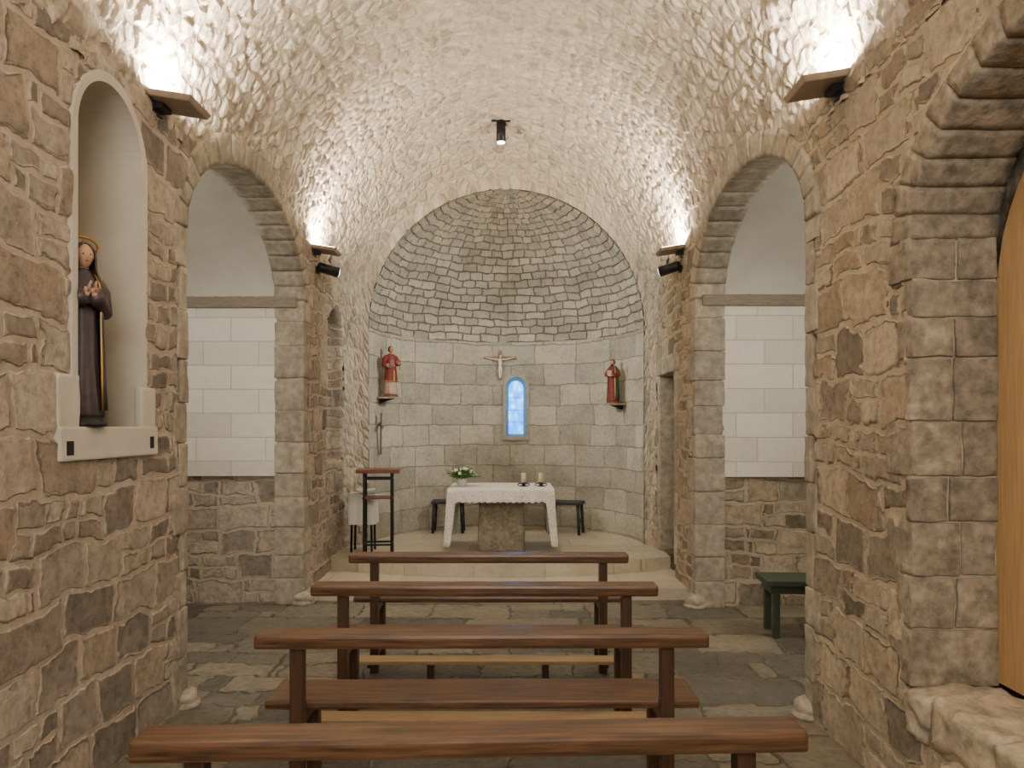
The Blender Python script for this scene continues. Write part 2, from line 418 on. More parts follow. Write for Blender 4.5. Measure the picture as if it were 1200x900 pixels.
def tpos(u, v):
    o = prof(VC, VR-.004, VS, u); i = prof(AC, AR, AS, u)
    ys = 8.32-(8.32-VE)*sst((o[1]-2.5)/1.3)
    w = 1-math.sqrt(max(0, 1-v*v)) if v < .999 else 1
    w = .35*v*v+.65*w
    return (o[0]*(1-w)+i[0]*w, ys+(AY-ys)*v, o[1]*(1-w)+i[1]*w)
def tuv(u, v):
    p = tpos(u, v)
    if u < PA: uu = -(1-u/PA)*VS
    elif u > 1-PA: uu = pi*VR+(1-(1-u)/PA)*VS
    else: uu = (u-PA)/(1-2*PA)*pi*VR
    return (uu, p[1]-Y0+.3*v*v)
gridsurf('wall_arch_front', 460, 60, tpos, M_vault, tuv, (0, 5, 2))
# ---------------- apse ----------------
WX = .09
def adel(c):
    if c.y < AY+1: return False
    dx = abs(c.x-WX)
    if dx > .15 or c.z < 1.45: return False
    return c.z < 2.13 or dx**2+(c.z-2.13)**2 < .15**2
gridsurf('wall_apse', 240, 130, lambda u, v: (AC-AR*math.cos(pi*u), AY+AR*math.sin(pi*u), AS*v), M_apse,
         lambda u, v: (u*pi*AR, v*AS), (AC, AY, 1.4), delete=adel)
gridsurf('ceiling_apse', 300, 160, lambda u, v: (AC-AR*math.cos(pi*u)*math.cos(v*pi/2), AY+AR*math.sin(pi*u)*math.cos(v*pi/2), AS+AR*math.sin(v*pi/2)),
         M_dome, lambda u, v: (u*pi*AR, v*pi/2*AR), (AC, AY, AS))
def o3(hw, z0, zs, y, n=20): return [(h, y, z) for h, z in outline(WX, z0, zs, hw, hw, n)]
bm = bmesh.new()
A = o3(.175, 1.42, 2.13, 10.125); B = o3(.14, 1.47, 2.13, 10.125); D = o3(.175, 1.42, 2.13, 10.2); E = o3(.10, 1.5, 2.13, 10.38)
strip(bm, A, B, closed=True); strip(bm, A, D, closed=True); strip(bm, B, E, closed=True)
mk('trim_1', bm, simple('window_reveal_plaster', srgb(172, 168, 154), .8, var=.15), kind='structure')
mw, nt, b, out = newmat('blue_stained_glass')
v, base = coords(nt, False, (1, 1, .6)); v = distort(nt, v, base, 9, .08)
vo = N(nt, 'ShaderNodeTexVoronoi'); vo.inputs['Scale'].default_value = 14; nt.links.new(v, vo.inputs['Vector'])
cc = ramp(nt, vo.outputs['Distance'], [(0, (.4, .85, 1)), (.3, (.06, .5, 1)), (.7, (.01, .2, .85))])
nt.links.new(cc, b.inputs['Base Color']); nt.links.new(cc, b.inputs['Emission Color']); b.inputs['Emission Strength'].default_value = 4
bm = bmesh.new(); vs = [bm.verts.new(p) for p in o3(.105, 1.49, 2.13, 10.375)]; bm.faces.new(vs)
win = thing('window_1', '', '', (0, 0, 0))
mk('glass', bm, mw, parent=win)
for z in (1.66, 1.83, 2.0):
    bm = bmesh.new(); addbox(bm, WX-.1, WX+.1, 10.355, 10.37, z-.003, z+.003)
    mk('glazing_bar', bm, M_black, parent=win)

# ---------------- floor & steps ----------------
def flat(name, x0, x1, y0, y1, z, mat, n=.05, **kw):
    nx, ny = int((x1-x0)/n), int((y1-y0)/n)
    return gridsurf(name, nx, ny, lambda u, v: (x0+(x1-x0)*u, y0+(y1-y0)*v, z), mat, lambda u, v: (u, v), (0, 4, 10), **kw)
flat('floor', -4.4, 4.2, Y0, 7.0, 0, M_floor, .035)
def slab(name, y0, z0, z1, xa, xb, mat, bulge=.12):
    bm = bmesh.new(); n = 40; pts = []
    for i in range(n+1):
        x = xa+(xb-xa)*i/n; t = (i/n-.5)*2; pts.append((x, y0+bulge*t*t))
    pts += [(xb, WE+.05), (xb, 10.3), (xa, 10.3), (xa, WE+.05)]
    lo = [bm.verts.new((x, y, z0)) for x, y in pts]; hi = [bm.verts.new((x, y, z1)) for x, y in pts]
    bm.faces.new(hi); bm.faces.new(lo[::-1]); k = len(pts)
    for i in range(k): bm.faces.new((lo[i], lo[(i+1) % k], hi[(i+1) % k], hi[i]))
    bmesh.ops.recalc_face_normals(bm, faces=bm.faces)
    return mk(name, bm, mat, kind='structure')
slab('floor_step', 6.86, -.02, P1, XL-.05, XR+.05, M_plat, bulge=.02)
slab('floor_platform', 7.35, .02, P2, XL-.03, XR+.03, M_plat, bulge=.45)

# ---------------- side chapels ----------------
def xface(s, z):
    base = XL if s < 0 else XR
    if z <= VS: return base-s*.010
    return VC+s*math.sqrt(max(.01, VR**2-(z-VS)**2))-s*.014
tn = [2]
def jamb_blocks(bm, s, y, dirn, z0, z1, depth, wmin=.14, wmax=.26, hmin=.2, hmax=.32, rough=.006, gap=.004, core=.010, splitd=False):
    z = z0; k = 0; X = XL if s < 0 else XR
    ya, yb = sorted((y+dirn*core, y+dirn*wmin*.85)); xa, xb = sorted((X+s*.004, X+s*depth))
    addbox(bm, xa, xb, ya, yb, z0, z1, mi=1)
    while z < z1-.02:
        h = random.uniform(hmin, hmax)
        if z+h > z1-.1: h = z1-z
        w = (wmin if k % 2 else wmax)+random.uniform(-.03, .03)
        xa = X-s*(.006+random.uniform(-.004, .006)); xb = X+s*depth
        segs = [(xa, xb)]
        if splitd and random.random() < .5:
            m_ = xa+(xb-xa)*random.uniform(.4, .68); segs = [(xa, m_-s*gap), (m_+s*gap, xb)]
        for (p_, q_) in segs:
            yj = y+random.uniform(-.007, .007)
            ya, yb = sorted((yj, yj+dirn*w))
            addbox(bm, min(p_, q_), max(p_, q_), ya, yb, z+gap, z+h-gap, bev=.006, rough=rough)
        z += h; k += 1
def wedge(bm, ring_pts, bev, mi, sub=True):
    t = bmesh.new(); V = [(t.verts.new(a), t.verts.new(b_)) for a, b_ in ring_pts]
    i0, o0, i1, o1 = V
    for q in ((i0[0], i1[0], o1[0], o0[0]), (i0[1], o0[1], o1[1], i1[1]), (i0[0], i0[1], i1[1], i1[0]), (o0[0], o1[0], o1[1], o0[1]), (i0[0], o0[0], o0[1], i0[1]), (i1[0], i1[1], o1[1], o1[0])): t.faces.new(q)
    bmesh.ops.recalc_face_normals(t, faces=t.faces)
    if bev: bmesh.ops.bevel(t, geom=t.edges[:], offset=bev, segments=2, affect='EDGES')
    if sub:
        bmesh.ops.subdivide_edges(t, edges=[e for e in t.edges if e.calc_length() > .05], cuts=4, use_grid_fill=True)
        for v in t.verts:
            p = v.co*9; v.co += Vector((noise.noise(p), noise.noise(p+Vector((7, 0, 0))), noise.noise(p+Vector((0, 7, 0)))))*.006
        for f in t.faces: f.smooth = True
    merge(bm, t, mi)
def arch_ring(bm, s, cy, a, b, zs, th, X, dep, K):
    for k in range(K):
        t0, t1 = pi*k/K, pi*(k+1)/K; h = th+random.uniform(-.02, .025)
        def P(tt, ex, dx=0):
            y = cy+(a+ex)*math.cos(tt); z = zs+(b+ex)*math.sin(tt)
            return ((xface(s, z)+s*dx, y, z), (X+s*dep, y, z))
        wedge(bm, [P(t0, .012, .012), P(t0, h-.03, .012), P(t1, .012, .012), P(t1, h-.03, .012)], 0, 1, False)
        g = .003/a
        wedge(bm, [P(t0+g, 0), P(t0+g, h), P(t1-g, 0), P(t1-g, h)], .004, 0)
def chapel(s):
    n, f = arch_y(s); cy = (n+f)/2; a = (f-n)/2; X = XL if s < 0 else XR; dep = .26
    bm = bmesh.new()
    jamb_blocks(bm, s, f, 1, 0, AZ, dep); jamb_blocks(bm, s, n, -1, 0, AZ, dep, wmin=.08, wmax=.16)
    arch_ring(bm, s, cy, a, AB, AZ, .17, X, dep, 17)
    mk('trim_%d' % tn[0], bm, [M_dress, M_mort], kind='structure'); tn[0] += 1
    sd = 'left' if s < 0 else 'right'
    xi, xo = X+s*(dep-.02), X+s*2.4; x0, x1 = min(xi, xo), max(xi, xo)
    fy, ny = f+.05, n-.06
    M = M_left if s < 0 else M_right
    gridsurf('wall_%s_chapel_far' % sd, 90, 110, lambda u, v: (x0+(x1-x0)*u, fy, (AZ+.05)*v), M, lambda u, v: (u, v), (x0, 0, 1))
    gridsurf('wall_%s_chapel_near' % sd, 60, 60, lambda u, v: (x0+(x1-x0)*u, ny, (AZ+.05)*v), M, lambda u, v: (u, v), (x0, 9, 1))
    box('wall_%s_chapel_outer' % sd, min(xo, xo+s*.1), max(xo, xo+s*.1), ny-.1, fy+.1, 0, 4, mats=M_plaster, kind='structure')
    box('wall_%s_chapel_panel' % sd, x0, x1, fy-.045, fy+.02, 1.155, 2.69, mats=M_white, kind='structure', bev=.006)
    bm = bmesh.new(); xa, xb = sorted((X+s*.06, xo)); addbox(bm, xa, xb, fy-.075, fy+.02, 2.665, 2.765, bev=.012)
    mk('trim_%d' % tn[0], bm, M_beam, kind='structure'); tn[0] += 1
    cc, aa = (fy+ny)/2, (fy-ny)/2
    gridsurf('ceiling_%s_chapel' % sd, 10, 40, lambda u, v: (x0+(x1-x0)*u, cc-aa*math.cos(pi*v), 2.73+.74*math.sin(pi*v)), M_plaster, lambda u, v: (u, v), (x0, cc, 2.5))
    for yy, r in ((f+.02, .085), (n-.02, .07)):
        bm = bmesh.new()
        ball(bm, (X, yy, .06), r, (1, 1.15, .8), seg=24, fn=lambda p: p*(1+.25*noise.noise(p*1.2+Vector((yy, 0, s)))))
        ball(bm, (X, yy, .02), r*1.1, (1.1, 1.2, .4), seg=20)
        mk('trim_%d' % tn[0], bm, M_dress, kind='structure'); tn[0] += 1
chapel(-1); chapel(1)

# ---------------- left niche ----------------
def niche():
    cy, zs, z0 = 3.49, 2.9, 1.6; a = .28; xb = XL-.55
    bm = bmesh.new()
    o = outline(cy, z0, zs, a, a, 24)
    front = [(XL+.006, h, z) for h, z in o]; back = [(xb, cy+(h-cy)*.92, z) for h, z in o]
    strip(bm, front, back, closed=True)
    bm.faces.new([bm.verts.new(p) for p in back])
    fo = [(XL+.010+.006*noise.noise(Vector((h*6, z*6, 0))), cy+(h-cy)*(1.15+.05*noise.noise(Vector((h*5, z*5, 2)))), z if z <= zs else zs+(z-zs)*1.17) for h, z in o]; fo2 = [(XL-.04, p[1], p[2]) for p in fo]
    strip(bm, front, fo); strip(bm, fo, fo2)
    addbox(bm, XL-.54, XL+.022, cy-.43, cy+.42, 1.455, 1.6, bev=.01)
    addbox(bm, XL-.03, XL+.010, cy-.43, cy-.27, 1.59, 1.82, bev=.01, rough=.004)
    addbox(bm, XL-.03, XL+.010, cy+.27, cy+.42, 1.59, 1.80, bev=.01, rough=.004)
    addbox(bm, XL+.015, XL+.024, cy-.39, cy-.34, 1.48, 1.54, mi=1); addbox(bm, XL+.015, XL+.024, cy+.33, cy+.37, 1.49, 1.55, mi=1)
    bmesh.ops.recalc_face_normals(bm, faces=bm.faces)
    mk('trim_%d' % tn[0], bm, [M_niche, M_dark], kind='structure'); tn[0] += 1
niche()
# ---------------- right doorway with quoins and arched door ----------------
bm = bmesh.new()
jamb_blocks(bm, 1, 3.05, 1, .54, 2.38, .345, wmin=.07, wmax=.20, hmin=.15, hmax=.28, rough=.008, gap=.004, core=.013, splitd=True)
arch_ring(bm, 1, 2.25, .80, .54, 2.36, .15, XR, .345, 17)
mk('trim_%d' % tn[0], bm, [M_dress2, M_mort], kind='structure'); tn[0] += 1
bm = bmesh.new()
yy = 1.3
while yy < 3.0:
    w = random.uniform(.3, .5); w = min(w, 3.08-yy)
    addbox(bm, XR-.02-random.uniform(0, .02), XR+.36, yy, yy+w, .36, .56+random.uniform(-.015, .01), bev=.03, rough=.03); yy += w
yy = 1.2
while yy < 2.75:
    w = random.uniform(.3, .5); addbox(bm, XR-.10-random.uniform(0, .04), XR+.05, yy, min(yy+w, 2.85), .0, .36, bev=.04, rough=.05); yy += w
mk('trim_%d' % tn[0], bm, simple('pale_sill_stone', srgb(184, 171, 149), .92, var=.3, nscale=14, bump=.010, island=.1, second=(5, .28)), kind='structure'); tn[0] += 1
box('wall_right_recess', XR+.41, XR+.45, 1.2, 3.3, .3, 3.2, mats=M_dress2, kind='structure')
door = thing('door_1', '', '', (XR+.345, 2.25, .56))
bm = bmesh.new(); k = 9; W = .82
for i in range(k):
    ya, yb = -W+2*W*i/k, -W+2*W*(i+1)/k; sp = 1.55
    top = lambda y: sp+math.sqrt(max(0, W*W-y*y))*.95
    ys = [ya+.002+(yb-ya-.004)*j/4 for j in range(5)]
    pts = [(ya+.002, 0)]+[(y, top(y)) for y in ys]+[(yb-.002, 0)]
    t = prism_x(pts, 0, .05); bmesh.ops.bevel(t, geom=[e for e in t.edges], offset=.002, segments=1, affect='EDGES'); merge(bm, t)
mk('door_leaf', bm, M_door, parent=door)
bm = bmesh.new(); cyl(bm, (-.0, .15, .95), (-.05, .15, .95), .012); cyl(bm, (-.05, .15, .95), (-.05, .05, .95), .01)
mk('handle', bm, M_black, parent=door)
d2 = thing('door_2', '', '', (XR, 0, 0))
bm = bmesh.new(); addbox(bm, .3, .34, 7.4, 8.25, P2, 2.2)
mk('shade_panel', bm, M_dark, parent=d2)  # solid panel coloured near-black for the unlit space beyond the doorway
bm = bmesh.new()
addbox(bm, -.02, .2, 7.28, 8.30, 2.15, 2.33, bev=.015, rough=.008)
addbox(bm, -.008, .2, 8.18, 8.30, P2, 2.15, bev=.015)
z = P2
while z < 2.1:
    h = min(random.uniform(.25, .4), 2.15-z); addbox(bm, -.010, .2, 7.44-random.choice((.14, .2)), 7.44, z, z+h, bev=.008, rough=.008); z += h
mk('trim_%d' % tn[0], bm, M_dress, kind='structure', loc=(XR, 0, 0)); tn[0] += 1

# ---------------- pews ----------------
def pew(loc, rotz, label):
    T = thing('pew', label, 'bench', loc, rotz, group='wooden pews in the nave')
    L = .9
    bm = bmesh.new(); addbox(bm, -L, L, 0, .125, .722, .78, bev=.014)
    mk('backrest', bm, M_wood, parent=T)
    bm = bmesh.new(); addbox(bm, -L+.01, L-.01, .11, .38, .445, .483, bev=.01)
    mk('seat', bm, M_wood, parent=T)
    for sx in (-1, 1):
        bm = bmesh.new(); addbox(bm, sx*.74-.026, sx*.74+.026, .03, .09, 0, .724, bev=.005); mk('leg', bm, M_wood_l, parent=T)
        bm = bmesh.new(); addbox(bm, sx*.74-.026, sx*.74+.026, .29, .35, 0, .447, bev=.005); mk('leg', bm, M_wood_l, parent=T)
        for za, zb in ((.39, .446), (.10, .14)):
            bm = bmesh.new(); addbox(bm, sx*.74-.018, sx*.74+.018, .085, .295, za, zb, bev=.004); mk('crossbar', bm, M_wood_l, parent=T)
    kn = bpy.data.objects.new('kneeler', None); C.objects.link(kn); kn.parent = T
    bm = bmesh.new(); addbox(bm, -.88, .88, -.15, -.02, .12, .143, bev=.005); mk('kneeler_board', bm, M_kneel, parent=kn)
    for sx in (-1, 1):
        bm = bmesh.new(); addbox(bm, sx*.36-.02, sx*.36+.02, -.13, -.04, 0, .12, bev=.003); mk('kneeler_foot', bm, M_wood_d, parent=kn)
        bm = bmesh.new(); addbox(bm, sx*.74-.014, sx*.74+.014, -.12, .035, .09, .12, bev=.003); mk('kneeler_arm', bm, M_wood_d, parent=kn)
    return T
p = pew((-.093, 1.98, 0), math.radians(2.2), 'varnished pine pew with flat top rail, slightly skewed')
lab = 'varnished pine pew with flat top rail and low pale kneeler'
clone(p, (-.107, 2.955, 0), math.radians(.6), lab); clone(p, (-.13, 3.87, 0), math.radians(-.2), lab)
clone(p, (-.134, 4.81, 0), 0, 'varnished pine pew in the row facing the altar steps')

# ---------------- altar ----------------
AX = -.09
alt = thing('altar', 'stone altar table on tapered rough granite pedestal', 'altar', (AX, 8.28, P2))
bm = bmesh.new(); addbox(bm, -.255, .255, -.22, .22, 0, .64, bev=.03, taper=.93, rough=.012)
mk('base', bm, M_altar, parent=alt, smooth=True)
box('table_top', -.545, .545, -.41, .41, .64, .692, mats=M_altar, parent=alt, bev=.01)
def cloth():
    bm = bmesh.new(); W, D, zt = .56, .425, .697
    nx, ny = 60, 24
    def top(x, y): return (x, y, zt+.001*noise.noise(Vector((x*8, y*8, 0))))
    for i in range(nx):
        for j in range(ny):
            q = [(-W+2*W*a/nx, -D+2*D*b_/ny) for a, b_ in ((i, j), (i+1, j), (i+1, j+1), (i, j+1))]
            bm.faces.new([bm.verts.new(top(*c)) for c in q])
    def hang(pf, n, Lf, m):
        for i in range(n):
            for j in range(m):
                bm.faces.new([bm.verts.new(pf(a/n, b_/m, Lf(a/n))) for a, b_ in ((i, j), (i+1, j), (i+1, j+1), (i, j+1))])
    LL = .60
    def LF(u):
        e = min(u, 1-u)*2*W
        base = .13+.014*abs(math.sin(u*pi*17))
        return base+(LL-base)*(1-min(1, max(0, (e-.045)/.045))) if e < .09 else base
    for sg in (-1, 1):
        def pf(u, v, L, sg=sg):
            z = zt-L*v; w = .012*math.sin(u*34)*v
            x = -W+2*W*u; ex = (abs(x)/W)**12*.04*v*(1 if x > 0 else -1)
            return (x+ex, sg*(D+.006*min(1, v*8)+.02*v+w), z)
        hang(pf, 140, LF, 10)
        def ps(u, v, L, sg=sg):
            z = zt-L*v; w = .02*math.sin(u*22+sg)*v
            y = -D+2*D*u
            return (sg*(W+.04*v+w*math.sin(pi*u)), y*(1+.045*v), z)
        hang(ps, 60, lambda u: LL+.012*abs(math.sin(u*pi*12)), 12)
    bmesh.ops.remove_doubles(bm, verts=bm.verts, dist=.0015)
    o = mk('tablecloth', bm, M_lace, smooth=True, label='white linen tablecloth with scalloped lace edge draped over altar', cat='tablecloth', loc=(AX, 8.28, P2))
    sm = o.modifiers.new('s', 'SOLIDIFY'); sm.thickness = .003; sm.offset = 1
M_lace, nt, b, out = newmat('lace_linen')
v, base = coords(nt, False, (1, 1, 1))
sp = N(nt, 'ShaderNodeSeparateXYZ'); nt.links.new(base, sp.inputs[0])
lacez = maprange(nt, sp.outputs[2], .69, .66, 0, 1)
vo = N(nt, 'ShaderNodeTexVoronoi'); vo.inputs['Scale'].default_value = 60; nt.links.new(base, vo.inputs['Vector'])
hol = math_(nt, 'LESS_THAN', vo.outputs['Distance'], .32)
f = math_(nt, 'MULTIPLY', lacez, math_(nt, 'MULTIPLY', hol, .5))
c = mixc(nt, f, srgb(240, 238, 230), srgb(130, 122, 108))
nt.links.new(c, b.inputs['Base Color']); b.inputs['Roughness'].default_value = .85
cloth()
ZT = P2+.700
for i, x in enumerate((.155, .345)):
    T = thing('candle', 'short ivory pillar candle on black metal holder on altar', 'candle', (x, 8.2, ZT), group='candles on the altar')
    bm = bmesh.new(); lathe(bm, [(0, .045), (.006, .05), (.01, .018), (.03, .012), (.036, .034), (.042, .036)], 24)
    for k in range(3):
        t = 2*pi*k/3+.5; tube(bm, [(.0*math.cos(t), .0*math.sin(t), .02), (.06*math.cos(t), .06*math.sin(t), .03), (.075*math.cos(t), .075*math.sin(t), .012), (.06*math.cos(t), .06*math.sin(t), .004)], [.006]*4, 6)
    mk('holder', bm, M_black, parent=T)
    bm = bmesh.new(); lathe(bm, [(.041, .026), (.14, .026), (.146, .021), (.142, .006)], 20); mk('wax', bm, M_wax, parent=T)
    bm = bmesh.new(); cyl(bm, (0, 0, .14), (.002, 0, .155), .0015, seg=6); mk('wick', bm, M_black, parent=T)
T = thing('flower_vase', 'white ceramic vase with green foliage and white flowers', 'flowers', (-.52, 8.2, ZT))
bm = bmesh.new(); lathe(bm, [(0, .035), (.005, .042), (.03, .055), (.06, .058), (.085, .05), (.09, .053), (.086, .045), (.05, .04)], 28); mk('vase', bm, M_ceram, parent=T)
bm = bmesh.new()
for k in range(300):
    t = random.uniform(0, 2*pi); e = random.uniform(.05, 1.4); r = random.uniform(.05, .19)
    d = Vector((math.cos(t)*math.cos(e)*1.15, math.sin(t)*math.cos(e)*.8, math.sin(e)*.62)); c = Vector((0, 0, .09))+d*r
    s = Vector((-d.y, d.x, random.uniform(-.3, .3))).normalized()*random.uniform(.010, .018); l = (d+Vector((0, 0, random.uniform(-.6, .3)))).normalized()*random.uniform(.022, .04)
    up = d.cross(s).normalized()*.004
    vs = [bm.verts.new(q) for q in (c-l, c+s+up, c+l, c-s+up)]; bm.faces.new(vs)
    if k % 6 == 0: tube(bm, [(0, 0, .06), c], [.002, .0015], 5)
o = mk('foliage', bm, M_leaf, parent=T); o['kind'] = 'stuff'
bm = bmesh.new()
for k in range(20):
    t = random.uniform(0, 2*pi); e = random.uniform(.2, 1.3); r = random.uniform(.12, .18)
    c = Vector((math.cos(t)*math.cos(e)*1.1*r, math.sin(t)*math.cos(e)*.8*r, .095+math.sin(e)*.65*r))
    for q in range(6):
        a = 2*pi*q/6; ball(bm, (c.x+.01*math.cos(a), c.y+.004*math.sin(a)-.003, c.z+.01*math.sin(a)), .009, (1, .6, 1), seg=8)
o = mk('blossoms', bm, M_petal, parent=T); o['kind'] = 'stuff'

# ---------------- stools behind altar ----------------
T = thing('stool', 'low dark wooden stool standing by the apse wall', 'stool', (-.78, 9.62, P2), group='dark stools behind the altar')
box('seat', -.21, .21, -.15, .15, .37, .41, mats=M_dkstool, parent=T, bev=.006)
for sx in (-1, 1):
    for sy in (-1, 1):
        bm = bmesh.new(); tube(bm, [(sx*.17, sy*.11, .372), (sx*.19, sy*.13, 0)], [.022, .018], 8); mk('leg', bm, M_dkstool, parent=T)
    bm = bmesh.new(); addbox(bm, sx*.18-.012, sx*.18+.012, -.11, .11, .15, .18); mk('stretcher', bm, M_dkstool, parent=T)
clone(T, (.30, 9.75, P2)); clone(T, (.72, 9.5, P2), -.3)

# ---------------- lectern stand, cloth covered table ----------------
T = thing('lectern', 'tall lectern with red-brown wooden top and black metal frame', 'lectern', (-1.37, 7.86, P2), .1)
box('top', -.22, .22, -.16, .16, .87, .91, mats=M_brownw, parent=T, bev=.006)
box('shelf', -.16, .16, -.12, .12, .60, .62, mats=M_brownw, parent=T, bev=.004)
for sx in (-1, 1):
    for sy in (-1, 1):
        bm = bmesh.new(); addbox(bm, sx*.14-.012, sx*.14+.012, sy*.11-.012, sy*.11+.012, 0, .87, bev=.002); mk('leg', bm, M_black, parent=T)
for z in (.12, .80):
    for s in (-1, 1):
        bm = bmesh.new(); addbox(bm, -.13, .13, s*.11-.008, s*.11+.008, z, z+.02); mk('frame_rail', bm, M_black, parent=T)
        bm = bmesh.new(); addbox(bm, s*.14-.008, s*.14+.008, -.10, .10, z, z+.02); mk('frame_rail', bm, M_black, parent=T)
T = thing('side_table', 'small black-legged side table covered by white cloth', 'table', (-1.60, 8.17, P2))
box('table_top', -.12, .14, -.12, .12, .60, .625, mats=M_black, parent=T)
for sx in (-1, 1):
    for sy in (-1, 1):
        bm = bmesh.new(); tube(bm, [(sx*.10+.01, sy*.09, .60), (sx*.11+.01, sy*.10, 0)], [.014, .012], 8); mk('leg', bm, M_black, parent=T)
bm = bmesh.new(); n = 64
def ring(z, ex, w):
    o = []
    for k in range(n):
        t = 2*pi*k/n; c_, s_ = math.cos(t), math.sin(t); m = max(abs(c_), abs(s_)); q = 1+w*math.sin(t*11)
        o.append((.01+(.135+ex)*c_/m*q, (.125+ex)*s_/m*q, z))
    return o
strip(bm, ring(.628, 0, 0), ring(.50, .004, .02), closed=True); strip(bm, ring(.50, .004, .02), ring(.30, .008, .04), closed=True)
bm.faces.new([bm.verts.new(q) for q in ring(.628, 0, 0)]); bmesh.ops.remove_doubles(bm, verts=bm.verts, dist=.0005)
mk('cloth', bm, M_cloth, parent=T, smooth=True)
T = thing('open_book', 'open white missal resting on cloth-covered side table', 'book', (-1.56, 8.15, P2+.63), .1)
for s in (-1, 1):
    bm = bmesh.new(); t = Matrix.Rotation(-s*.15, 4, 'Y'); addbox(bm, min(0, s*.10), max(0, s*.10), -.08, .08, .0, .02, bev=.004, mat=t @ Matrix.Translation((0, 0, .016))); mk('pages', bm, M_paper, parent=T)

# ---------------- figures ----------------
def headf(p):
    q = p.copy()
    if q.z < 0: q.x *= 1+.32*q.z; q.y = q.y*(1+.12*q.z)+.06*q.z
    if q.y < 0:
        q.y -= .26*math.exp(-((p.x/.13)**2+((p.z+.08)/.2)**2))
        q.y -= .07*math.exp(-((p.x/.22)**2+((p.z+.62)/.15)**2))
        for s in (-1, 1): q.y += .10*math.exp(-(((p.x-s*.33)/.17)**2+((p.z-.10)/.12)**2))
    return q
def hand(bm, w, d, s, up, mi=0):
    w = Vector(w); d = Vector(d).normalized(); up = Vector(up).normalized(); sd = d.cross(up)
    pe = w+d*s*.45
    tube(bm, [w, w+d*s*.2, pe], [s*.17, s*.25, s*.24], 10, mi, flat=.55)
    for k, l in enumerate((.42, .5, .46, .34)):
        o = pe+up*s*(.17-.115*k)-d*s*.06
        tube(bm, [o, o+d*s*l*.5+sd*s*.02, o+d*s*l+sd*s*.08], [s*.06, s*.055, s*.038], 6, mi)
    o = w+d*s*.14+up*s*.14; tube(bm, [o, o+up*s*.14+d*s*.14, o+up*s*.17+d*s*.33], [s*.07, s*.06, s*.042], 6, mi)
